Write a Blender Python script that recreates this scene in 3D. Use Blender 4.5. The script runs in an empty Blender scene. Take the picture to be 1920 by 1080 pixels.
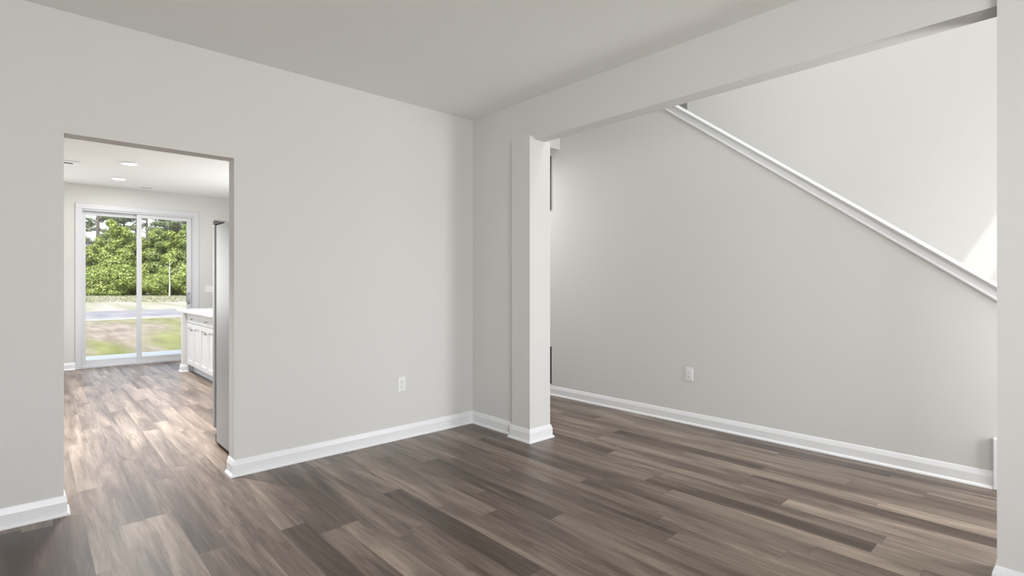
import bpy, bmesh, math, random
from mathutils import Vector, Matrix
R = math.radians
sc = bpy.context.scene
COL = sc.collection

# ------------------------------------------------------------------ camera
H = 1.254
cam_d = bpy.data.cameras.new('camera'); cam = bpy.data.objects.new('camera', cam_d); COL.objects.link(cam)
cam.location = (0, 0, H)
cam.rotation_euler = (R(90), 0, -math.atan2(.6764, .7367))
cam_d.sensor_width = 36; cam_d.lens = 981.4/1920*36; cam_d.shift_y = -7/1920
cam_d.clip_end = 600
sc.camera = cam

# ------------------------------------------------------------------ view, sky, sun, daylight at the windows
sc.view_settings.view_transform = 'Standard'; sc.view_settings.look = 'None'
sc.view_settings.gamma = 1; sc.view_settings.use_curve_mapping = False
sc.view_settings.exposure = 0.34
sc.cycles.use_denoising = True
sc.cycles.max_bounces = 14; sc.cycles.diffuse_bounces = 9; sc.cycles.glossy_bounces = 5
sc.cycles.transparent_max_bounces = 24; sc.cycles.sample_clamp_indirect = 8

W = bpy.data.worlds.new('sky'); sc.world = W; W.use_nodes = True
nt = W.node_tree; nt.nodes.clear()
sky = nt.nodes.new('ShaderNodeTexSky'); sky.sky_type = 'NISHITA'; sky.sun_disc = False
sky.sun_elevation = R(57); sky.sun_rotation = R(211); sky.air_density = 1.0; sky.dust_density = 2.5
bg = nt.nodes.new('ShaderNodeBackground'); bg.inputs['Strength'].default_value = .33
wo = nt.nodes.new('ShaderNodeOutputWorld')
hs_ = nt.nodes.new('ShaderNodeHueSaturation'); hs_.inputs['Saturation'].default_value = .55
nt.links.new(sky.outputs[0], hs_.inputs['Color']); nt.links.new(hs_.outputs[0], bg.inputs[0]); nt.links.new(bg.outputs[0], wo.inputs[0])

sun_d = bpy.data.lights.new('sun', 'SUN'); sun = bpy.data.objects.new('sun', sun_d); COL.objects.link(sun)
sun_d.energy = 3.2; sun_d.angle = R(.6); sun_d.color = (1, .965, .9)
SUN_DIR = Vector((.6, 1, -1.8))
sun.rotation_euler = SUN_DIR.to_track_quat('-Z', 'Y').to_euler()

def daylight(name, loc, direction, sx, sy, energy, color=(.985, .99, 1.0)):
    d = bpy.data.lights.new(name, 'AREA'); o = bpy.data.objects.new(name, d); COL.objects.link(o)
    d.shape = 'RECTANGLE'; d.size = sx; d.size_y = sy; d.energy = energy; d.color = color
    o.location = loc; o.rotation_euler = Vector(direction).to_track_quat('-Z', 'Y').to_euler()
    return o
daylight('daylight_front_window', (.65, -1.27, 1.6), (0, 1, 0), 1.2, 1.4, 27)
daylight('daylight_front_window', (-.38, -1.27, 1.6), (0, 1, 0), .9, 1.4, 42)
daylight('daylight_foyer_door', (3.85, -1.27, 1.25), (-.3, 1, 0), 1.0, 2.0, 64)
daylight('daylight_foyer_window', (4.5, -1.27, 4.35), (-.1, 1, -.35), 1.4, 1.5, 6)
daylight('kitchen_side_fill', (2.93, 7.7, 1.62), (-1, 0, .25), 1.9, 1.05, 22)  # added fill from the unseen right side, brightens the kitchen
daylight('daylight_breakfast_window', (-.6, 9.97, 1.5), (.1, -1, .25), 1.1, 1.5, 22)
def point_fill(name, loc, energy, radius=.15, color=(1, .995, .985)):
    d = bpy.data.lights.new(name, 'POINT'); o = bpy.data.objects.new(name, d); COL.objects.link(o)
    d.energy = energy; d.shadow_soft_size = radius; d.color = color; o.location = loc
    return o
point_fill('foyer_fill_light', (3.65, 1.5, 4.3), 31, .2)  # added fill high in the foyer, no fixture
def downlight(name, x, y, energy, size=80):
    d = bpy.data.lights.new(name, 'SPOT'); o = bpy.data.objects.new(name, d); COL.objects.link(o)
    d.energy = energy; d.spot_size = R(size); d.spot_blend = 1.0; d.shadow_soft_size = .06; d.color = (1, .99, .98)
    o.location = (x, y, 2.722)
def candisk(name, x, y, energy=15):
    d = bpy.data.lights.new(name, 'AREA'); o = bpy.data.objects.new(name, d); COL.objects.link(o)
    d.shape = 'DISK'; d.size = .13; d.energy = energy; d.color = (1, .99, .98); o.location = (x, y, 2.725)
for _x, _y in ((.98, 5.4), (.98, 6.6), (1.9, 6.0)):
    candisk('kitchen_fill_disk', _x, _y, 12)  # added fill disks out of view, without fixtures
candisk('hall_fill_light', 3.7, 4.75, 14)  # added fill for the hall end of the stair wall
downlight('kitchen_fill_spot', .40, 5.0, 430, 95)  # added spot, stands in for door daylight on the doorway floor
downlight('kitchen_fill_spot', .75, 6.5, 240)  # added spot out of view, lifts the kitchen floor

# ------------------------------------------------------------------ helpers
def T(o, label=None, cat=None, group=None, kind=None):
    if label: o['label'] = label
    if cat: o['category'] = cat
    if group: o['group'] = group
    if kind: o['kind'] = kind
    return o
def empty(name, loc, rz=0.0):
    o = bpy.data.objects.new(name, None); COL.objects.link(o)
    o.location = loc; o.rotation_euler = (0, 0, rz); o.empty_display_size = .1
    return o
class MB:
    def __init__(s): s.b = bmesh.new()
    def box(s, x0, x1, y0, y1, z0, z1, bev=0.0, seg=2):
        r = bmesh.ops.create_cube(s.b, size=1)
        for v in r['verts']:
            v.co = Vector((x0+(v.co.x+.5)*(x1-x0), y0+(v.co.y+.5)*(y1-y0), z0+(v.co.z+.5)*(z1-z0)))
        if bev:
            es = {e for v in r['verts'] for e in v.link_edges}
            bmesh.ops.bevel(s.b, geom=list(es), offset=bev, segments=seg, affect='EDGES', profile=.5)
        return s
    def face(s, pts): s.b.faces.new([s.b.verts.new(p) for p in pts]); return s
    def prism(s, pts, vec):
        vec = Vector(vec)
        a = [s.b.verts.new(p) for p in pts]; c = [s.b.verts.new(Vector(p)+vec) for p in pts]
        s.b.faces.new(a); s.b.faces.new(c[::-1])
        n = len(pts)
        for i in range(n):
            s.b.faces.new([a[i], c[i], c[(i+1) % n], a[(i+1) % n]])
        return s
    def tube(s, pts, radii, seg=10, caps=True):
        pts = [Vector(p) for p in pts]
        if not isinstance(radii, (list, tuple)): radii = [radii]*len(pts)
        rings = []
        for i, p in enumerate(pts):
            t = (pts[min(i+1, len(pts)-1)]-pts[max(i-1, 0)]).normalized()
            ref = Vector((0, 0, 1)) if abs(t.z) < .9 else Vector((1, 0, 0))
            u = t.cross(ref).normalized(); w = t.cross(u).normalized()
            rings.append([s.b.verts.new(p+(u*math.cos(2*math.pi*k/seg)+w*math.sin(2*math.pi*k/seg))*radii[i]) for k in range(seg)])
        for a, c in zip(rings, rings[1:]):
            for k in range(seg): s.b.faces.new([a[k], a[(k+1) % seg], c[(k+1) % seg], c[k]])
        if caps: s.b.faces.new(rings[0][::-1]); s.b.faces.new(rings[-1])
        return s
    def lathe(s, prof, c, axis='Z', seg=32):
        c = Vector(c); rings = []
        for r, h in prof:
            ring = []
            for k in range(seg):
                a = 2*math.pi*k/seg
                p = (r*math.cos(a), r*math.sin(a), h)
                if axis == 'X': p = (p[2], p[0], p[1])
                if axis == 'Y': p = (p[0], p[2], p[1])
                ring.append(s.b.verts.new(c+Vector(p)))
            rings.append(ring)
        for a, d in zip(rings, rings[1:]):
            for k in range(seg): s.b.faces.new([a[k], a[(k+1) % seg], d[(k+1) % seg], d[k]])
        s.b.faces.new(rings[0][::-1]); s.b.faces.new(rings[-1])
        return s
    def sweep(s, path, prof):
        # path: plan points, room on the right-hand side; prof: (distance into the room, height), closed loop
        P = [Vector((p[0], p[1])) for p in path]; rings = []
        def rn(a, b):
            d = (b-a).normalized(); return Vector((d.y, -d.x))
        for i, p in enumerate(P):
            if i == 0: m = rn(P[0], P[1])
            elif i == len(P)-1: m = rn(P[-2], P[-1])
            else:
                a, b = rn(P[i-1], p), rn(p, P[i+1]); m = (a+b)/(1+a.dot(b))
            rings.append([s.b.verts.new((p.x+m.x*o, p.y+m.y*o, z)) for o, z in prof])
        n = len(prof)
        for a, c in zip(rings, rings[1:]):
            for k in range(n): s.b.faces.new([a[k], a[(k+1) % n], c[(k+1) % n], c[k]])
        s.b.faces.new(rings[0][::-1]); s.b.faces.new(rings[-1])
        return s
    def wall(s, us, vs, filled, t0, t1, axis):
        # solid slab over the grid us x vs (v = height) with holes; axis = normal of the slab
        def P(u, v, t): return (u, t, v) if axis == 'Y' else ((t, u, v) if axis == 'X' else (u, v, t))
        nu, nv = len(us)-1, len(vs)-1
        F = lambda i, j: 0 <= i < nu and 0 <= j < nv and filled((us[i]+us[i+1])/2, (vs[j]+vs[j+1])/2)
        cache = {}
        def V(i, j, k):
            if (i, j, k) not in cache: cache[(i, j, k)] = s.b.verts.new(P(us[i], vs[j], (t0, t1)[k]))
            return cache[(i, j, k)]
        for i in range(nu):
            for j in range(nv):
                if not F(i, j): continue
                s.b.faces.new([V(i, j, 0), V(i+1, j, 0), V(i+1, j+1, 0), V(i, j+1, 0)])
                s.b.faces.new([V(i, j, 1), V(i, j+1, 1), V(i+1, j+1, 1), V(i+1, j, 1)])
                if not F(i-1, j): s.b.faces.new([V(i, j, 0), V(i, j+1, 0), V(i, j+1, 1), V(i, j, 1)])
                if not F(i+1, j): s.b.faces.new([V(i+1, j, 0), V(i+1, j, 1), V(i+1, j+1, 1), V(i+1, j+1, 0)])
                if not F(i, j-1): s.b.faces.new([V(i, j, 0), V(i, j, 1), V(i+1, j, 1), V(i+1, j, 0)])
                if not F(i, j+1): s.b.faces.new([V(i, j+1, 0), V(i+1, j+1, 0), V(i+1, j+1, 1), V(i, j+1, 1)])
        return s
    def build(s, name, mat, parent=None, smooth=False, origin=None):
        bmesh.ops.recalc_face_normals(s.b, faces=s.b.faces[:])
        me = bpy.data.meshes.new(name)
        if origin is not None: bmesh.ops.translate(s.b, verts=s.b.verts[:], vec=-Vector(origin))
        s.b.to_mesh(me); s.b.free()
        me.materials.append(mat)
        if smooth:
            for p in me.polygons: p.use_smooth = True
            try: me.set_sharp_from_angle(angle=R(35))
            except Exception: pass
        o = bpy.data.objects.new(name, me); COL.objects.link(o)
        if origin is not None: o.location = origin
        if parent is not None:
            o.parent = parent
            o.matrix_parent_inverse = Matrix.Identity(4)
        return o
def struct(o): o['kind'] = 'structure'; return o
def rect_holes(holes): return lambda u, v: not any(a < u < b and c < v < d for a, b, c, d in holes)
def copy_tree(o, parent=None):
    c = o.copy(); COL.objects.link(c)
    if parent is not None: c.parent = parent
    for ch in list(o.children): copy_tree(ch, c)
    return c

# ------------------------------------------------------------------ materials
def mat(name, color, rough=.5, metal=0.0, spec=.5, coat=0.0):
    m = bpy.data.materials.new(name); m.use_nodes = True
    p = m.node_tree.nodes['Principled BSDF']
    p.inputs['Base Color'].default_value = (*color, 1); p.inputs['Roughness'].default_value = rough
    p.inputs['Metallic'].default_value = metal; p.inputs['Specular IOR Level'].default_value = spec
    if coat: p.inputs['Coat Weight'].default_value = coat
    return m
def N(m, kind, **kw):
    n = m.node_tree.nodes.new(kind)
    for k, v in kw.items(): setattr(n, k, v)
    return n
def L(m, a, b): m.node_tree.links.new(a, b)
def bump(m, scale, strength, dist=.002, detail=3):
    p = m.node_tree.nodes['Principled BSDF']
    tc = N(m, 'ShaderNodeTexCoord'); nz = N(m, 'ShaderNodeTexNoise'); b = N(m, 'ShaderNodeBump')
    nz.inputs['Scale'].default_value = scale; nz.inputs['Detail'].default_value = detail
    b.inputs['Strength'].default_value = strength; b.inputs['Distance'].default_value = dist
    L(m, tc.outputs['Object'], nz.inputs['Vector']); L(m, nz.outputs['Fac'], b.inputs['Height']); L(m, b.outputs['Normal'], p.inputs['Normal'])
    return m
def mottled(name, c0, c1, scale, rough, detail=4, vec=(1, 1, 1), lo=.35, hi=.65):
    m = mat(name, c0, rough)
    p = m.node_tree.nodes['Principled BSDF']
    tc = N(m, 'ShaderNodeTexCoord'); mp = N(m, 'ShaderNodeMapping'); nz = N(m, 'ShaderNodeTexNoise'); rp = N(m, 'ShaderNodeValToRGB')
    mp.inputs['Scale'].default_value = vec; nz.inputs['Scale'].default_value = scale; nz.inputs['Detail'].default_value = detail
    rp.color_ramp.elements[0].position = lo; rp.color_ramp.elements[1].position = hi
    rp.color_ramp.elements[0].color = (*c0, 1); rp.color_ramp.elements[1].color = (*c1, 1)
    L(m, tc.outputs['Object'], mp.inputs['Vector']); L(m, mp.outputs[0], nz.inputs['Vector'])
    L(m, nz.outputs['Fac'], rp.inputs['Fac']); L(m, rp.outputs[0], p.inputs['Base Color'])
    return m
M = {}
M['paint'] = bump(mat('greige wall paint', (.68, .676, .661), .75, spec=.25), 260, .10, .0006)
M['ceiling'] = bump(mat('white ceiling paint', (.83, .832, .818), .85, spec=.2), 180, .12, .0008)
M['trim'] = bump(mat('white semigloss trim', (.83, .84, .86), .32), 60, .03, .0005)
M['vinyl'] = bump(mat('white vinyl', (.66, .67, .695), .35), 90, .02, .0004)
M['cabinet'] = bump(mat('white cabinet paint', (.76, .765, .77), .35), 90, .03, .0004)
M['counter'] = mottled('pale speckled countertop', (.86, .86, .86), (.78, .78, .78), 60, .18)
M['plate'] = bump(mat('white plastic plate', (.82, .82, .83), .35), 200, .02, .0002)
M['slot'] = mat('dark slot', (.05, .05, .05), .6)
M['nickel'] = bump(mat('brushed nickel', (.45, .44, .43), .3, 1.0), 300, .05, .0002)
M['greymetal'] = bump(mat('grey cast handle', (.45, .46, .48), .4, .6), 200, .05, .0002)
M['steel'] = mottled('stainless sheet', (.25, .253, .257), (.29, .293, .297), 6, .36, vec=(30, 30, 1))
M['steel'].node_tree.nodes['Principled BSDF'].inputs['Specular IOR Level'].default_value = .36
M['blackplastic'] = bump(mat('black plastic', (.012, .012, .013), .6), 300, .05, .0002)
M['gasket'] = mat('black gasket', (.012, .012, .012), .8)
M['louvre'] = bump(mat('white louvre paint', (.62, .62, .61), .5), 200, .03, .0003)
M['ductdark'] = mat('dark duct inside', (.03, .03, .03), .9)
M['concrete'] = mottled('pale concrete', (.84, .84, .83), (.78, .775, .76), 12, .85)
M['kerb'] = mottled('grey kerb concrete', (.42, .41, .40), (.5, .49, .47), 5, .9)
M['outer'] = mottled('house siding', (.55, .54, .5), (.6, .59, .56), 3, .8)
M['asphalt'] = mottled('road asphalt', (.20, .19, .21), (.30, .285, .30), 1.2, .9)
M['bark'] = mottled('grey bark', (.10, .085, .075), (.20, .17, .15), 6, .9, vec=(3, 3, .6))
M['palebark'] = mottled('pale bark', (.5, .47, .42), (.62, .6, .55), 5, .8, vec=(3, 3, .6))

m = bpy.data.materials.new('clear window glass'); m.use_nodes = True
m.node_tree.nodes.clear()
o_ = N(m, 'ShaderNodeOutputMaterial'); tr = N(m, 'ShaderNodeBsdfTransparent'); gl = N(m, 'ShaderNodeBsdfGlossy'); mx = N(m, 'ShaderNodeMixShader')
fr = N(m, 'ShaderNodeLayerWeight'); fr.inputs['Blend'].default_value = .5
pw = N(m, 'ShaderNodeMath', operation='POWER'); pw.inputs[1].default_value = 4.0
ml = N(m, 'ShaderNodeMath', operation='MULTIPLY_ADD'); ml.inputs[1].default_value = .6; ml.inputs[2].default_value = .03
L(m, fr.outputs['Facing'], pw.inputs[0]); L(m, pw.outputs[0], ml.inputs[0])
tr.inputs['Color'].default_value = (.97, .985, .98, 1); gl.inputs['Roughness'].default_value = .02
L(m, ml.outputs[0], mx.inputs[0]); L(m, tr.outputs[0], mx.inputs[1]); L(m, gl.outputs[0], mx.inputs[2]); L(m, mx.outputs[0], o_.inputs['Surface'])
M['glass'] = m

m = mat('lit lamp lens', (.95, .95, .93), .4)
p = m.node_tree.nodes['Principled BSDF']; p.inputs['Emission Color'].default_value = (1, .97, .92, 1); p.inputs['Emission Strength'].default_value = 3.0
M['lens'] = m

# floor boards: tone and grain offset come from each board, seams from its own coordinates
m = mat('vinyl plank floor', (.2, .16, .13), .34, spec=.42); M['floor'] = m
p = m.node_tree.nodes['Principled BSDF']
uv = N(m, 'ShaderNodeUVMap', uv_map='plank'); at = N(m, 'ShaderNodeAttribute', attribute_name='tone')
sx = N(m, 'ShaderNodeSeparateXYZ'); L(m, uv.outputs[0], sx.inputs[0])
sa = N(m, 'ShaderNodeSeparateXYZ'); L(m, at.outputs['Vector'], sa.inputs[0])   # x tone, y offset, z hue
def math_(op, a, b=None, clamp=False):
    n = N(m, 'ShaderNodeMath', operation=op, use_clamp=clamp)
    for i, v in enumerate((a, b)):
        if v is None: continue
        if isinstance(v, (int, float)): n.inputs[i].default_value = v
        else: L(m, v, n.inputs[i])
    return n.outputs[0]
off = math_('MULTIPLY', sa.outputs[1], 90.0)
def grain(su, sv, detail, rough=.55, dist=0.0):
    cb = N(m, 'ShaderNodeCombineXYZ')
    L(m, math_('MULTIPLY', sx.outputs[0], su), cb.inputs[0]); L(m, math_('MULTIPLY', sx.outputs[1], sv), cb.inputs[1]); L(m, off, cb.inputs[2])
    nz = N(m, 'ShaderNodeTexNoise'); nz.inputs['Scale'].default_value = 1; nz.inputs['Detail'].default_value = detail
    nz.inputs['Roughness'].default_value = rough; nz.inputs['Distortion'].default_value = dist
    L(m, cb.outputs[0], nz.inputs['Vector']); return nz.outputs['Fac']
g1 = grain(8, .75, 4, .55, .7); g2 = grain(60, 2.2, 5, .68, .5); g3 = grain(300, 8, 2); g4 = grain(14, 2.2, 2, .5, 1.2)
s_ = math_('ADD', math_('MULTIPLY', math_('SUBTRACT', g1, .5), 1.55), math_('MULTIPLY', math_('SUBTRACT', g2, .5), .74))
s_ = math_('ADD', s_, math_('MULTIPLY', math_('SUBTRACT', g3, .5), .42))
knot = math_('MULTIPLY', math_('SUBTRACT', g4, .66, True), 2.2)
s_ = math_('SUBTRACT', s_, knot)
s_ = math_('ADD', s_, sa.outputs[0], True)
rp = N(m, 'ShaderNodeValToRGB'); L(m, s_, rp.inputs['Fac'])
cr = rp.color_ramp; cr.elements[0].position = .12; cr.elements[0].color = (.062, .042, .031, 1)
cr.elements[1].position = .95; cr.elements[1].color = (.37, .295, .235, 1)
e = cr.elements.new(.40); e.color = (.130, .096, .075, 1)
e = cr.elements.new(.66); e.color = (.225, .175, .140, 1)
seam_u = math_('LESS_THAN', math_('MINIMUM', sx.outputs[0], math_('SUBTRACT', .122, sx.outputs[0])), .0007)
uvb = N(m, 'ShaderNodeUVMap', uv_map='ends'); sb = N(m, 'ShaderNodeSeparateXYZ'); L(m, uvb.outputs[0], sb.inputs[0])
seam_v = math_('LESS_THAN', math_('MINIMUM', sb.outputs[0], sb.outputs[1]), .0012)
seam = math_('MAXIMUM', seam_u, seam_v)
mxc = N(m, 'ShaderNodeMixRGB', blend_type='MULTIPLY'); L(m, math_('MULTIPLY', seam, .55), mxc.inputs[0]); L(m, rp.outputs[0], mxc.inputs[1]); mxc.inputs[2].default_value = (.25, .22, .2, 1)
L(m, mxc.outputs[0], p.inputs['Base Color'])
L(m, math_('ADD', math_('MULTIPLY', g2, .16), .27), p.inputs['Roughness'])
bp = N(m, 'ShaderNodeBump'); bp.inputs['Strength'].default_value = .16; bp.inputs['Distance'].default_value = .0015
L(m, math_('SUBTRACT', g2, math_('MULTIPLY', seam, .8)), bp.inputs['Height']); L(m, bp.outputs[0], p.inputs['Normal'])

# outdoor ground: sparse lawn with bare soil, a paler weedy field beyond the road
m = mat('lawn and soil', (.3, .3, .12), .95, spec=.1); M['ground'] = m
p = m.node_tree.nodes['Principled BSDF']
tc = N(m, 'ShaderNodeTexCoord')
def nz_(scale, detail=5, vec=(1, 1, 1), loc=(0, 0, 0)):
    mp = N(m, 'ShaderNodeMapping'); mp.inputs['Scale'].default_value = vec; mp.inputs['Location'].default_value = loc
    n = N(m, 'ShaderNodeTexNoise'); n.inputs['Scale'].default_value = scale; n.inputs['Detail'].default_value = detail
    L(m, tc.outputs['Object'], mp.inputs['Vector']); L(m, mp.outputs[0], n.inputs['Vector']); return n.outputs['Fac']
def ramp(fac, a, ca, b, cb):
    r = N(m, 'ShaderNodeValToRGB'); r.color_ramp.elements[0].position = a; r.color_ramp.elements[1].position = b
    r.color_ramp.elements[0].color = (*ca, 1); r.color_ramp.elements[1].color = (*cb, 1); L(m, fac, r.inputs['Fac']); return r.outputs[0]
def mixc(f, a, b):
    n = N(m, 'ShaderNodeMixRGB'); L(m, f, n.inputs[0]); L(m, a, n.inputs[1]); L(m, b, n.inputs[2]); return n.outputs[0]
grass = ramp(nz_(2.6, 8, (1, .16, 1)), .3, (.15, .165, .05), .7, (.29, .29, .13))
soil = ramp(nz_(3.4, 8, (1, .16, 1)), .3, (.20, .165, .135), .7, (.37, .31, .265))
patch = ramp(nz_(.75, 5, (1, .11, 1), (3.1, 7.7, 0)), .42, (0, 0, 0), .58, (1, 1, 1))
lawn = mixc(patch, grass, soil)
weed = ramp(nz_(.6, 8, (1, .07, 1)), .35, (.25, .25, .16), .65, (.41, .38, .335))
sp = N(m, 'ShaderNodeSeparateXYZ'); L(m, tc.outputs['Object'], sp.inputs[0])
far = ramp(math_('DIVIDE', sp.outputs[1], 100.0), .30, (0, 0, 0), .34, (1, 1, 1))
L(m, mixc(far, lawn, weed), p.inputs['Base Color'])

def leafmat(name, c0, c1, c2):
    m = mat(name, c0, .7, spec=.2)
    p = m.node_tree.nodes['Principled BSDF']
    g = N(m, 'ShaderNodeNewGeometry'); r = N(m, 'ShaderNodeValToRGB')
    r.color_ramp.elements[0].color = (*c0, 1); r.color_ramp.elements[1].color = (*c2, 1)
    e = r.color_ramp.elements.new(.5); e.color = (*c1, 1)
    L(m, g.outputs['Random Per Island'], r.inputs['Fac']); L(m, r.outputs[0], p.inputs['Base Color'])
    tl = N(m, 'ShaderNodeBsdfTranslucent'); L(m, r.outputs[0], tl.inputs['Color'])
    mx = N(m, 'ShaderNodeMixShader'); mx.inputs[0].default_value = .3
    out = m.node_tree.nodes['Material Output']
    L(m, p.outputs[0], mx.inputs[1]); L(m, tl.outputs[0], mx.inputs[2]); L(m, mx.outputs[0], out.inputs['Surface'])
    return m
M['leaf_light'] = leafmat('yellow green leaves', (.17, .24, .06), (.34, .41, .12), (.58, .60, .24))
M['leaf_mid'] = leafmat('mid green leaves', (.13, .19, .06), (.27, .34, .12), (.47, .50, .22))
M['leaf_pine'] = leafmat('grey green needles', (.13, .16, .10), (.25, .28, .17), (.42, .44, .30))
M['weed'] = leafmat('dry weed blades', (.24, .26, .11), (.38, .36, .23), (.50, .46, .36))

# ------------------------------------------------------------------ the room shell
YA, XB, XS = 3.745, 2.954, 4.35
TH = .12
YF = -1.3          # inner face of the front wall
YK = 10.0          # inner face of the kitchen's garden wall
XF = 5.4           # far wall of the stairwell

# floor: one mesh of staggered boards
def build_floor():
    rnd = random.Random(11)
    w = .122; x0 = .205-18*w; Ymin, Ymax = YF, YK+TH
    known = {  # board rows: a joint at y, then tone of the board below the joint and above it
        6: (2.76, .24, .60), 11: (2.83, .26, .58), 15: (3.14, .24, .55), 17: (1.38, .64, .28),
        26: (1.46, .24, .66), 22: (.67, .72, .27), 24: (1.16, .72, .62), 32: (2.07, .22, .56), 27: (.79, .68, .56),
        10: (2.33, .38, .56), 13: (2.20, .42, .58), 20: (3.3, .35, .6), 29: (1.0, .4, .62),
        -3: (3.66, .06, .5), -2: (3.62, .08, .55), -1: (3.70, .14, .5)}  # dark boards at far left, deepened to paint in the shade there
    bm = bmesh.new(); uvp = bm.loops.layers.uv.new('plank'); uve = bm.loops.layers.uv.new('ends'); tn = bm.faces.layers.float_vector.new('tone')
    ncol = int((6.6-x0)/w)+1
    for i in range(ncol):
        row = i-18; xa = x0+i*w; xb = xa+w
        Lp = 1.22; k = known.get(row)
        ph = k[0] if k else rnd.uniform(0, Lp)
        ys = [Ymin]; y = ph-math.ceil((ph-Ymin)/Lp)*Lp
        while y < Ymax:
            if y > Ymin+.02: ys.append(y)
            y += Lp
        ys.append(Ymax)
        for a, b in zip(ys, ys[1:]):
            tone = rnd.choice([.42, .47, .5, .53, .55, .58, .61])+rnd.uniform(-.04, .04)
            if xa > 2.4 and b < 1.9: tone += .06  # lighter board tones stand in for foyer daylight on this side
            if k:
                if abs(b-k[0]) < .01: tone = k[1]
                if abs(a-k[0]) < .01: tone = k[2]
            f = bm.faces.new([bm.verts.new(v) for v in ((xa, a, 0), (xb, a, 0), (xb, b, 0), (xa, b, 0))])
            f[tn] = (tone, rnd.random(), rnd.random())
            for lp, (u, v) in zip(f.loops, ((0, a), (w, a), (w, b), (0, b))):
                lp[uvp].uv = (u, v-a); lp[uve].uv = (v-a, b-v)
    me = bpy.data.meshes.new('floor'); bm.to_mesh(me); bm.free(); me.materials.append(M['floor'])
    o = bpy.data.objects.new('floor', me); COL.objects.link(o); struct(o)
    md = MB(); md.box(-2.1, 6.62, YF-.1, YK+TH, -.25, -.006)
    struct(md.build('floor_slab', M['concrete']))
build_floor()

ZC, ZT = 2.74, 5.5
DX0, DX1, DZ = .13, .975, 2.077            # doorway to the kitchen
def W_(name, us, vs, holes, t0, t1, axis, m='paint'):
    return struct(MB().wall(us, vs, rect_holes(holes), t0, t1, axis).build(name, M[m]))
W_('wall_back', [-2, DX0, DX1, XB], [0, DZ, ZC], [(DX0, DX1, -1, DZ)], YA, YA+TH, 'Y')
# wall with the wide opening to the foyer (its beam is what is left above the opening)
YO0, YO1, ZB = .235, 3.166, 2.41
W_('wall_foyer', [YF, YO0, YO1, 5.5], [0, ZB, ZT], [(YO0, YO1, -1, ZB)], XB, XB+TH, 'X')
# boxed posts either side of the opening
PX0, PX1, ZP = 2.904, 3.138, 2.433
struct(MB().wall([PX0, XB, XB+TH, PX1], [2.955, YO1], lambda u, v: True, 0, ZB, 'Z').build('wall_post_inner', M['paint']))
def post_cap(name, y0, y1):
    b = MB(); b.box(PX0, XB, y0, y1, ZB, ZP); b.box(XB+TH, PX1, y0, y1, ZB, ZP); return struct(b.build(name, M['paint']))
post_cap('wall_post_inner_head', 2.955, YO1)
struct(MB().wall([PX0, PX1], [-.2, YO0], lambda u, v: True, 0, ZB, 'Z').build('wall_post_outer', M['paint']))
post_cap('wall_post_outer_head', -.2, YO0)

# stair wall with its sloping top
SL = .7595
cap_z = lambda y: 1.954+SL*(y-1.414)         # lower edge of the sloping trim
y0s, y1s = .2, 3.25
b = MB(); b.prism([(XS, y0s, 0), (XS, 5.5, 0), (XS, 5.5, cap_z(y1s)+.07), (XS, y1s, cap_z(y1s)+.07), (XS, y0s, cap_z(y0s)+.07)], (TH, 0, 0))
struct(b.build('wall_stair', M['paint']))
# sloping trim: fascia board with a bead, rounded cap above
def sloped(b, sec, ya, yb):
    A = [b.b.verts.new((x, ya, cap_z(ya)+dz)) for x, dz in sec]; B = [b.b.verts.new((x, yb, cap_z(yb)+dz)) for x, dz in sec]
    n = len(sec); b.b.faces.new(A); b.b.faces.new(B[::-1])
    for i in range(n): b.b.faces.new([A[i], B[i], B[(i+1) % n], A[(i+1) % n]])
b = MB()
sloped(b, [(XS, 0), (XS-.010, 0), (XS-.016, .008), (XS-.016, .018), (XS-.012, .024), (XS-.012, .060), (XS-.020, .074), (XS, .074)], y0s, y1s)
sloped(b, [(XS+TH, .0), (XS+TH+.014, .0), (XS+TH+.014, .074), (XS+TH, .074)], y0s, y1s)
def rounded(xa, xb, za, zb, n=6):
    r = (zb-za)/2; zc = (za+zb)/2; pts = []
    for i in range(n+1):
        a = -math.pi/2-math.pi*i/n; pts.append((xa+r+r*math.cos(a), zc+r*math.sin(a)))
    for i in range(n+1):
        a = math.pi/2-math.pi*i/n; pts.append((xb-r+r*math.cos(a), zc+r*math.sin(a)))
    return pts
sloped(b, rounded(XS-.034, XS+TH+.034, .074, .108), y0s, y1s)
struct(b.build('trim_1', M['trim'], smooth=True))
# white skirt board end at the foot of the stair wall
b = MB(); b.box(XS-.028, XS, y0s, .368, 0, .313, .004)
struct(b.build('trim_2', M['trim']))
# stairwell far wall and the upper landing
W_('wall_stairwell', [YF, 2.985], [0, ZT], [], XF, XF+TH, 'X')
W_('wall_landing_side', [2.985, 5.5], [2.75, ZT], [], 6.5, 6.62, 'X')
W_('wall_landing_front', [XF+TH, 6.62], [2.75, ZT], [], 2.865, 2.985, 'Y')
W_('wall_hall_end', [XB, 6.62], [0, ZT], [], 5.5, 5.62, 'Y')
struct(MB().box(XB+TH, XS, 3.945, 5.5, 2.755, 3.05).build('ceiling_hall', M['paint']))
struct(MB().box(XS+TH, 6.5, 3.25, 5.5, 2.80, 3.05).build('floor_landing', M['paint']))
b = MB()
for i in range(14):
    b.box(XS+TH, XF, .25+i*.222, .25+(i+1)*.222+.001, max(0, i*.18-.1), (i+1)*.18)
struct(b.build('floor_stairs', M['trim']))
struct(MB().box(-1.12, XB, YF, YA, ZC, 2.9).build('ceiling', M['ceiling']))
struct(MB().box(-2.12, XB, YA+TH, YK+.1, ZC, 2.9).build('ceiling_kitchen', M['ceiling']))
struct(MB().box(XB, 6.8, YF-TH, 5.7, ZT, 5.7).build('ceiling_stairwell', M['ceiling']))
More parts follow.
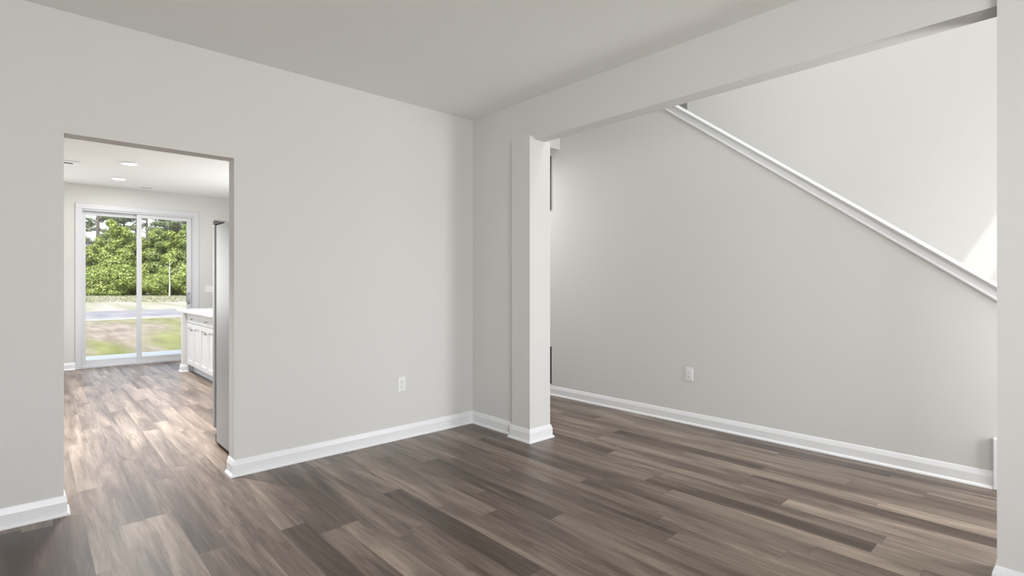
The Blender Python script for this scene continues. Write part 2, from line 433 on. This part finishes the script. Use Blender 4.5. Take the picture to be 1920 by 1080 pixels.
struct(MB().box(-2.5, 7.0, YF-TH, YK+.45, 5.72, 5.85).build('ceiling_roof', M['outer']))
# front wall: dining window, front door with glass, tall window above
FH = [(-.85, 1.55, .7, 2.3), (3.55, 4.65, .1, 2.15), (3.9, 5.15, 3.5, 5.14)]
W_('wall_front', [-1.12, -.85, 1.55, 3.55, 3.9, 4.65, 5.15, 6.62], [0, .1, .7, 2.15, 2.3, 3.5, 5.14, ZT], FH, YF-TH, YF, 'Y')
W_('wall_left', [YF, YA], [0, ZC], [], -1.12, -1.0, 'X')
# kitchen
KH = [(5.7, 9.1, .7, 2.3)]
W_('wall_kitchen_left', [YA, 5.7, 9.1, YK], [0, .7, 2.3, ZC], KH, -2.12, -2.0, 'X')
GX0, GX1, GZ = .52, 1.998, 2.385
W_('wall_garden', [-2.12, -1.15, -.05, GX0, GX1, XB+TH], [0, .75, 2.25, GZ, ZC], [(GX0, GX1, -1, GZ), (-1.15, -.05, .75, 2.25)], YK, YK+TH, 'Y')
W_('wall_kitchen_right', [5.62, 6.7, 8.7, YK], [0, 1.05, 2.2, ZC], [(6.7, 8.7, 1.05, 2.2)], XB, XB+TH, 'X')
struct(MB().box(-2.12, XB+TH, YK, YK+.10, ZC, 5.7).build('wall_upper_storey', M['outer']))

def window(name, axis, u0, u1, z0, z1, t0, t1, nu=1, nz=1):
    root = struct(empty(name, (0, 0, 0)))
    def bx(b, a0, a1, c0, c1, d0, d1):
        b.box(*( (a0, a1, d0, d1, c0, c1) if axis == 'Y' else (d0, d1, a0, a1, c0, c1)))
    f = MB(); w = .05
    bx(f, u0, u1, z0, z0+w, t0, t1); bx(f, u0, u1, z1-w, z1, t0, t1); bx(f, u0, u0+w, z0+w, z1-w, t0, t1); bx(f, u1-w, u1, z0+w, z1-w, t0, t1)
    tm = (t0+t1)/2
    for i in range(1, nu): c = u0+(u1-u0)*i/nu; bx(f, c-.012, c+.012, z0+w, z1-w, tm-.015, tm+.015)
    for i in range(1, nz): c = z0+(z1-z0)*i/nz; bx(f, u0+w, u1-w, c-.02, c+.02, tm-.015, tm+.015)
    f.build('window_frame', M['vinyl'], root)
    g = MB(); bx(g, u0+w, u1-w, z0+w, z1-w, tm-.003, tm+.003); g.build('glass_pane', M['glass'], root)
    return root
window('window_1', 'Y', -.85, 1.55, .7, 2.3, YF-.1, YF-.04, 3, 2)
window('window_2', 'Y', 3.9, 5.15, 3.5, 5.14, YF-.1, YF-.04, 1, 3)
window('window_3', 'X', 5.7, 9.1, .7, 2.3, -2.10, -2.04, 3, 1)
window('window_4', 'Y', 3.55, 4.65, .1, 2.15, YF-.1, YF-.04, 1, 1)
window('window_added', 'X', 6.7, 8.7, 1.05, 2.2, XB+.04, XB+.10, 2, 1)  # added unseen window, made up to go with the kitchen side fill
window('window_5', 'Y', -1.15, -.05, .75, 2.25, YK+.04, YK+.10, 1, 2)

# baseboards with shoe moulding
PROF = [(0, 0), (.027, 0), (.027, .006), (.0225, .0145), (.0145, .019), (.0145, .072), (.010, .088), (.005, .103), (0, .106)]
def base(name, path): return struct(MB().sweep(path, PROF).build(name, M['trim']))
base('baseboard_back_left', [(-1.0, YA), (DX0, YA), (DX0, YA+TH)])
base('baseboard_back', [(DX1, YA+TH), (DX1, YA), (XB, YA), (XB, YO1)])
base('baseboard_post_inner', [(XB, YO1), (PX0, YO1), (PX0, 2.955), (PX1, 2.955), (PX1, YO1), (XB+TH, YO1)])
base('baseboard_post_outer', [(PX1, -.2), (PX1, YO0), (PX0, YO0), (PX0, -.2)])
base('baseboard_stair', [(XS, 5.5), (XS, .368)])
base('baseboard_garden_left', [(-2.0, YK), (.473, YK)])
base('baseboard_garden_right', [(2.06, YK), (XB, YK)])

# ------------------------------------------------------------------ sliding glass door to the garden
def slider():
    root = struct(empty('door_1', (0, YK, 0)))
    def bd(name, boxes, mt='vinyl', parent=root, bev=.004):
        b = MB()
        for q in boxes: b.box(q[0], q[1], q[2], q[3], q[4], q[5], bev)
        return b.build(name, M[mt], parent)
    x0, x1 = GX0+.002, GX1-.002; zt = GZ-.002
    bd('door_casing', [(.473, .540, -.018, -.001, 0, 2.375), (1.985, 2.060, -.018, -.001, 0, 2.375), (.473, 2.060, -.018, -.001, 2.375, 2.452)])
    bd('door_frame', [(x0, .552, 0, .118, 0, zt), (1.966, x1, 0, .118, 0, zt), (.552, 1.966, 0, .118, 2.350, zt), (.552, 1.966, 0, .118, 0, .035)])
    f = bd('fixed_panel', [(.553, .597, .07, .105, .036, 2.349), (1.222, 1.275, .07, .105, .036, 2.349), (.597, 1.222, .07, .105, .036, .115), (.597, 1.222, .07, .105, 2.290, 2.349)])
    bd('glass_pane', [(.590, 1.228, .085, .091, .110, 2.295)], 'glass', f, 0)
    s = bd('sliding_panel', [(1.216, 1.281, .02, .06, .036, 2.349), (1.897, 1.965, .02, .06, .036, 2.349), (1.281, 1.897, .02, .06, .036, .115), (1.281, 1.897, .02, .06, 2.295, 2.349)])
    bd('glass_pane', [(1.275, 1.903, .037, .043, .110, 2.300)], 'glass', s, 0)
    h = MB(); h.box(1.918, 1.944, .006, .02, .93, 1.12, .004)
    pts = [(1.93, .010, 1.11), (1.905, -.02, 1.10), (1.885, -.032, 1.06), (1.880, -.034, 1.02), (1.885, -.032, .98), (1.905, -.02, .945), (1.93, .010, .94)]
    h.tube(pts, .011, 8)
    ho = h.build('door_handle', M['greymetal'], s, True); ho['label'] = 'grey D-shaped pull handle'
slider()

# ------------------------------------------------------------------ outlets, switch plate, grilles, vents, ceiling lamps
def outlet(name, loc, rz, label):
    # built facing -Y at the origin
    root = empty(name, loc, rz)
    T(root, label, 'outlet', 'wall outlets')
    MB().box(-.036, .036, -.007, 0, -.058, .058, .003).build('cover_plate', M['plate'], root)
    for s in (1, -1):
        zc = s*.0205
        f = MB(); f.lathe([(.0165, 0), (.0165, -.0025), (.0155, -.003)], (0, -.007, zc), 'Y', 24)
        r = f.build('receptacle', M['plate'], root)
        q = MB(); q.box(-.0085, -.0060, -.0104, -.0098, zc-.003, zc+.006); q.box(.0060, .0085, -.0104, -.0098, zc-.003, zc+.005)
        q.lathe([(.0026, .0), (.0026, -.0006)], (0, -.0098, zc-.0085), 'Y', 12)
        so = q.build('slots', M['slot'], r)
    f = MB(); f.lathe([(.0028, 0), (.0028, -.001), (.0018, -.0016)], (0, -.007, 0), 'Y', 12); f.build('screw', M['nickel'], root)
    return root
outlet('wall_outlet', (2.217, YA, .443), 0, 'white duplex outlet low on the wall between the doorway and the corner')
outlet('wall_outlet', (XS, 2.384, .447), R(-90), 'white duplex outlet low on the wall under the sloping stair trim')

def switchplate():
    root = empty('light_switch_plate', (2.255, YK, 1.168)); T(root, 'white wide light switch plate on the kitchen wall right of the glass door', 'light switch')
    MB().box(-.105, .105, -.007, 0, -.060, .060, .003).build('cover_plate', M['plate'], root)
    for i in (-1.5, -.5, .5, 1.5):
        MB().box(i*.046-.016, i*.046+.016, -.0105, -.006, -.033, .033, .0015).build('rocker', M['plate'], root)
switchplate()

def return_grille(name, y0, y1, z0, z1, label, slat_pitch=.02):
    root = empty(name, (XS, (y0+y1)/2, z0)); T(root, label, 'vent')
    w = (y1-y0)/2; h = z1-z0; fw = .004
    f = MB(); f.box(-.008, -.0005, -w, -w+fw, 0, h); f.box(-.008, -.0005, w-.02, w, 0, h); f.box(-.008, -.0005, -w+fw, w-.02, 0, .008); f.box(-.008, -.0005, -w+fw, w-.02, h-.008, h)
    f.build('grille_frame', M['louvre'], root)
    MB().box(-.002, -.0006, -w+fw, w-.02, .008, h-.008).build('backing', M['ductdark'], root)
    s = MB(); n = int((h-.02)/slat_pitch)
    for i in range(n):
        z = .012+i*slat_pitch
        s.prism([(-.0075, -w+fw, z), (-.0065, -w+fw, z), (-.0025, -w+fw, z+.007), (-.0035, -w+fw, z+.007)], (0, 2*w-fw-.02, 0))
    s.build('louvres', M['gasket'], root)
return_grille('return_grille', 4.062, 4.56, .115, .556, 'dark louvred return grille just above the baseboard behind the white post')
return_grille('return_grille', 4.066, 4.56, 2.088, 2.722, 'grey louvred grille high on the stair wall under the hall ceiling')

def ceiling_vent(x0, x1, y0, y1, label, slots):
    root = empty('ceiling_vent', ((x0+x1)/2, (y0+y1)/2, ZC)); T(root, label, 'vent', 'kitchen ceiling vents')
    a, c = (x1-x0)/2, (y1-y0)/2
    sx0, sx1, sy0, sy1 = slots
    f = MB(); f.wall([-a, sx0, sx1, a], [-c, sy0, sy1, c], rect_holes([(sx0, sx1, sy0, sy1)]), -.010, -.0005, 'Z')
    f.build('vent_frame', M['trim'], root)
    MB().box(sx0, sx1, sy0, sy1, -.0014, -.0006).build('backing', M['ductdark'], root)
    s = MB(); n = 7
    for i in range(1, n):
        x = sx0+(sx1-sx0)*i/n; s.box(x-.0012, x+.0012, sy0, sy1, -.008, -.002)
    s.build('slats', M['louvre'], root)
ceiling_vent(.20, .435, 8.22, 8.50, 'white ceiling vent beside the left jamb of the kitchen doorway', (-.10, .055, -.045, .045))
ceiling_vent(1.215, 1.50, 9.60, 9.78, 'white ceiling vent above the glass door', (-.125, .005, -.03, .05))

def lamp(x, y, label):
    root = empty('ceiling_light', (x, y, ZC)); T(root, label, 'ceiling light', 'recessed kitchen ceiling lights')
    f = MB(); prof = [(.100, -.0005), (.100, -.006), (.094, -.012), (.080, -.012), (.074, -.005)]
    f.lathe(prof, (0, 0, 0), 'Z', 40); f.build('trim_ring', M['trim'], root, True)
    g = MB(); g.lathe([(.074, -.006), (.070, -.009), (.04, -.012), (.01, -.013)], (0, 0, 0), 'Z', 40); g.build('lens', M['lens'], root, True)
    candisk('ceiling_light_glow', x, y, 8)
    downlight('ceiling_light_beam', x, y, 190 if y < 8.5 else 120)
    return root
lamp(.885, 7.92, 'round ceiling light nearer the doorway, lit')
lamp(.903, 9.15, 'round ceiling light nearer the glass door, lit')

# ------------------------------------------------------------------ refrigerator (its side panel faces the doorway)
def fridge():
    x0, x1 = 1.06, 1.965; y0 = 3.93
    root = empty('refrigerator', ((x0+x1)/2, 4.3, 0))
    T(root, 'tall stainless refrigerator seen from its side just inside the kitchen doorway', 'refrigerator')
    ox, oy = root.location.x, root.location.y
    def bd(name, boxes, mt, bev, parent=root):
        b = MB()
        for q in boxes: b.box(q[0]-ox, q[1]-ox, q[2]-oy, q[3]-oy, q[4], q[5], bev)
        return b.build(name, M[mt], parent)
    bd('body', [(x0, x1, y0, 4.562, .028, 1.715)], 'steel', .006)
    bd('gasket', [(x0+.012, x1-.012, 4.563, 4.598, .13, 1.70)], 'gasket', .003)
    xm = (x0+x1)/2
    for a, c in ((x0-.004, xm-.003), (xm+.003, x1+.004)):
        d = bd('door', [(a, c, 4.599, 4.660, .125, 1.722)], 'steel', .014)
        hx = xm-.05 if c < xm else xm+.05
        h = MB(); h.tube([(hx-ox, 4.66-oy, .6), (hx-ox, 4.71-oy, .63), (hx-ox, 4.71-oy, 1.55), (hx-ox, 4.66-oy, 1.58)], .011, 8); h.build('handle', M['nickel'], d, True)
    bd('toe_grille', [(x0+.01, x1-.01, 4.55, 4.63, .012, .075)], 'blackplastic', .004)
    b = MB()
    b.prism([(x0-.002-ox, 4.37-oy, 1.716), (x0-.002-ox, 4.645-oy, 1.7235), (x0-.002-ox, 4.645-oy, 1.752), (x0-.002-ox, 4.60-oy, 1.758), (x0-.002-ox, 4.37-oy, 1.722)], (.09, 0, 0))
    o = b.build('hinge_cover', M['blackplastic'], root); o['label'] = 'black hinge cover on top'
    for xx in (x0+.06, x1-.06):
        for yy in (3.99, 4.5):
            f = MB(); f.lathe([(.02, 0), (.02, .03)], (xx-ox, yy-oy, 0), 'Z', 16); f.build('foot', M['blackplastic'], root)
fridge()

# ------------------------------------------------------------------ kitchen peninsula: pony wall, cabinets, countertop
PW0, PW1, ZK = 8.70, 8.82, .845
struct(MB().wall([1.594, 2.5], [PW0, PW1], lambda u, v: True, 0, ZK-.001, 'Z').build('wall_peninsula', M['paint']))
base('baseboard_peninsula', [(1.66, PW0), (1.594, PW0), (1.594, PW1), (2.5, PW1)][::-1])
XC = 1.645       # front face of the doors
def cabinet(yc, w, label):
    root = empty('base_cabinet', (XC, yc, 0)); T(root, label, 'cabinet', 'white kitchen base cabinets')
    h = w/2-.001
    MB().box(.021, .62, -h, h, .10, ZK-.001).build('cabinet_body', M['cabinet'], root)
    MB().box(.085, .60, -h, h, 0, .10).build('toe_kick', M['cabinet'], root)
    q = MB(); q.box(.072, .084, -h, h, 0, .02, .004); q.build('shoe_moulding', M['trim'], root)
    g = .004
    d = MB(); d.box(0, .02, -h+g, h-g, .712, ZK-.012, .0025); dr = d.build('drawer_front', M['cabinet'], root)
    def knob(y, z, par):
        k = MB(); k.lathe([(.006, 0), (.005, -.012), (.007, -.018), (.0135, -.022), (.0145, -.028), (.011, -.033), (.004, -.034)], (0, y, z), 'X', 20)
        k.build('knob', M['nickel'], par, True)
    knob(0, .772, dr)
    # pair of shaker doors: stiles, rails and a recessed panel in one mesh each
    z0, z1, fw = .118, .700, .060
    for y0, y1, ky in ((-h+g, -.002, -.032), (.002, h-g, .032)):
        b = MB()
        b.box(0, .02, y0, y0+fw, z0, z1, .002); b.box(0, .02, y1-fw, y1, z0, z1, .002)
        b.box(0, .02, y0+fw, y1-fw, z0, z0+.06, .002); b.box(0, .02, y0+fw, y1-fw, z1-.06, z1, .002)
        b.box(.012, .018, y0+fw-.003, y1-fw+.003, z0+.055, z1-.055)
        do = b.build('cabinet_door', M['cabinet'], root)
        knob(ky, .622, do)
cabinet(8.302, .793, 'white shaker base cabinet at the far end beside the half wall')
cabinet(7.508, .793, 'white shaker base cabinet partly hidden by the refrigerator')
b = MB(); b.box(1.602, 2.42, 7.11, 9.18, ZK, .885, .006)
T(b.build('countertop', M['counter']), 'pale countertop lying across the white cabinets and half wall', 'countertop')

# ------------------------------------------------------------------ outdoors
GZ0 = -.25
gm = MB(); gm.face([(-120, YK+TH+.0, GZ0), (180, YK+TH+.0, GZ0), (180, 260, GZ0), (-120, 260, GZ0)])
struct(gm.build('ground', M['ground']))
gm = MB(); gm.face([(-60, -60, GZ0-.02), (60, -60, GZ0-.02), (60, YK+TH, GZ0-.02), (-60, YK+TH, GZ0-.02)])
struct(gm.build('ground_front', M['ground']))
struct(MB().box(-.6, 4.4, YK+TH+.002, 12.55, GZ0, -.09, .01).build('floor_stoop', M['concrete']))
rd = MB(); rd.prism([(-40, 21.0, GZ0), (60, 37.5, GZ0), (60, 44.0, GZ0), (-40, 31.0, GZ0)], (0, 0, .02))
struct(rd.build('ground_road', M['asphalt']))
kb = MB(); kb.prism([(-40, 20.5, GZ0), (60, 37.0, GZ0), (60, 37.45, GZ0), (-40, 20.95, GZ0)], (0, 0, .05))
struct(kb.build('trim_kerb', M['kerb']))

def at(px, t):
    u = (px-960)/981.4; return (.6764+.7367*u)*t, (.7367-.6764*u)*t
def blob_leaves(b, rnd, n, blobs, size, droop=0.0):
    tot = sum(q[3]**2 for q in blobs)
    for (cx, cy, cz, r, rz) in blobs:
        for _ in range(int(n*r*r/tot)):
            d = Vector((rnd.gauss(0, 1), rnd.gauss(0, 1), rnd.gauss(0, 1))).normalized()
            k = rnd.uniform(.62, 1.03)
            c = Vector((cx+d.x*r*k, cy+d.y*r*k, cz+d.z*rz*k))
            nn = (d+Vector((rnd.gauss(0, .5), rnd.gauss(0, .5), rnd.gauss(0, .5)+.25))).normalized()
            u = nn.cross(Vector((rnd.gauss(0, 1), rnd.gauss(0, 1), rnd.gauss(0, 1)))).normalized(); v = nn.cross(u)
            s = size*rnd.uniform(.6, 1.3); a = s*.55
            q = [c-u*s, c+v*a*.8, c+u*s, c-v*a*.8]
            b.b.faces.new([b.b.verts.new(p) for p in q])
def tree_proto(name, seed, h, kind):
    rnd = random.Random(seed); root = empty(name, (0, -40, GZ0))
    tk = MB()
    if kind == 'bush':
        for i in range(4):
            a = rnd.uniform(0, 6.28); tk.tube([(0, 0, 0), (.3*math.cos(a), .3*math.sin(a), h*.3), (.7*math.cos(a), .7*math.sin(a), h*.7)], [.06, .045, .02], 6)
        blobs = [(rnd.uniform(-.9, .9), rnd.uniform(-.7, .7), rnd.uniform(.18, .72)*h, rnd.uniform(.75, 1.15), rnd.uniform(.6, .95)) for _ in range(9)]
        lf = MB(); blob_leaves(lf, rnd, 3800, blobs, .16)
        mt = 'leaf_light'
    elif kind == 'leafy':
        tk.tube([(0, 0, 0), (.1, .05, h*.3), (.0, .1, h*.6), (.1, 0, h*.92)], [.16, .13, .09, .03], 8)
        for i in range(6):
            a = i*1.1; z = h*(.25+.1*i); tk.tube([(0, .05, z), (1.1*math.cos(a), 1.1*math.sin(a), z+.6)], [.05, .02], 5)
        blobs = []
        for i in range(16):
            z = .14+.80*i/15; rr = 2.1*(1-.62*max(0, z-.2)/.8); a = rnd.uniform(0, 6.28); o = rr*rnd.uniform(.25, .62)
            blobs.append((o*math.cos(a), o*math.sin(a), z*h, rr*rnd.uniform(.45, .62), rr*rnd.uniform(.38, .52)))
        lf = MB(); blob_leaves(lf, rnd, 8000, blobs, .185)
        mt = 'leaf_light' if seed % 2 else 'leaf_mid'
    else:
        tk.tube([(0, 0, 0), (.08, .0, h*.4), (-.05, .05, h*.75), (.0, 0, h)], [.30, .25, .16, .04], 10)
        blobs = []
        for i in range(22):
            z = h*rnd.uniform(.40, 1.0); a = rnd.uniform(0, 6.28); r = (h-z)*.24+.75
            e = Vector((r*1.25*math.cos(a), r*1.25*math.sin(a), z+.35))
            tk.tube([(0, 0, z-.4), tuple(e)], [.07, .02], 5)
            blobs.append((e.x, e.y, e.z, rnd.uniform(.7, 1.15), rnd.uniform(.3, .5)))
            blobs.append((e.x*.55, e.y*.55, e.z-.15, rnd.uniform(.5, .8), rnd.uniform(.25, .4)))
        lf = MB(); blob_leaves(lf, rnd, 5200, blobs, .17)
        mt = 'leaf_pine'
    tk.build('trunk', M['bark'], root, True)
    lf.build('foliage', M[mt], root)
    return root, h
BUSH = [tree_proto('bush', 3, 3.2, 'bush'), tree_proto('bush', 4, 3.6, 'bush')]
LEAFY = [tree_proto('leafy_tree', s, 9.0, 'leafy') for s in (21, 22, 23)]
PINE = [tree_proto('pine_tree', s, 16.0, 'pine') for s in (31, 32)]
first = set()
def place(proto, px, t, h, rz, label, group):
    root, h0 = proto
    o = root if root.name not in first else copy_tree(root)
    first.add(root.name)
    x, y = at(px, t); o.location = (x, y, GZ0); s = h/h0
    o.scale = (max(s, .85), max(s, .85), s); o.rotation_euler = (0, 0, rz)
    T(o, label, 'bush' if proto in BUSH else 'tree', group)
rnd = random.Random(5)
LB = 'low bright green bush along the foot of the tree line beyond the field'
LL = 'yellow-green leafy tree in the dense thicket beyond the field'
LP = 'tall grey-green pine rising behind the leafy thicket'
for i, px in enumerate(range(118, 420, 17)):
    place(BUSH[i % 2], px+rnd.uniform(-5, 5), 70+rnd.uniform(-1.5, 2.5), rnd.uniform(2.4, 4.6), rnd.uniform(0, 6), LB, 'bushes along the tree line')
hs = {128: 7.5, 150: 7.6, 170: 7.2, 184: 8.2, 200: 9.6, 218: 10.8, 236: 9.8, 252: 9.2, 270: 8.6, 287: 9.4, 303: 9.8, 322: 9.2, 338: 9.6, 355: 10.2, 374: 9.6, 396: 9.8}
for i, (px, h) in enumerate(hs.items()):
    place(LEAFY[i % 3], px, 76+rnd.uniform(-2, 2.5), h, rnd.uniform(0, 6), LL, 'leafy trees of the thicket')
for i, (px, t, h) in enumerate([(140, 92, 17), (206, 96, 16), (232, 90, 15.5), (256, 94, 17), (276, 88, 14.5), (292, 92, 15.5), (310, 96, 15.5), (336, 90, 14), (352, 94, 16), (372, 92, 17), (400, 95, 16)]):
    place(PINE[i % 2], px, t, h, rnd.uniform(0, 6), LP, 'pines behind the thicket')
place(PINE[1], 184, 84, 17.5, 2.0, 'tall thin pine with dark trunk against the pale sky, top left of the glass door', None)
x, y = at(318, 67.5)
pt = empty('bare_tree', (x, y, GZ0)); T(pt, 'slender bare pale trunk standing before the thicket, seen through the right glass panel', 'tree')
b = MB(); b.tube([(0, 0, 0), (.03, 0, 1.6), (-.02, .02, 3.2), (.04, 0, 4.6)], [.10, .085, .06, .02], 8); b.build('trunk', M['palebark'], pt, True)
for (z, dx, dz) in ((3.0, .7, .5), (3.6, -.6, .45), (4.0, .4, .4)):
    b = MB(); b.tube([(0, 0, z), (dx, .1, z+dz)], [.035, .012], 6); b.build('branch', M['palebark'], pt, True)

# dry weeds over the field beyond the road
wb = MB(); rnd = random.Random(8)
for _ in range(2600):
    x, y = at(rnd.uniform(90, 430), rnd.uniform(44, 69))
    for k in range(2):
        a = rnd.uniform(0, 6.28); hh = rnd.uniform(.04, .15); w = .05
        dx, dy = w*math.cos(a), w*math.sin(a); lx, ly = rnd.uniform(-.15, .15), rnd.uniform(-.15, .15)
        wb.face([(x-dx, y-dy, GZ0), (x+dx, y+dy, GZ0), (x+lx, y+ly, GZ0+hh)])
T(wb.build('dry_weeds', M['weed']), 'pale dry weeds covering the field between road and trees', 'weeds', kind='stuff')
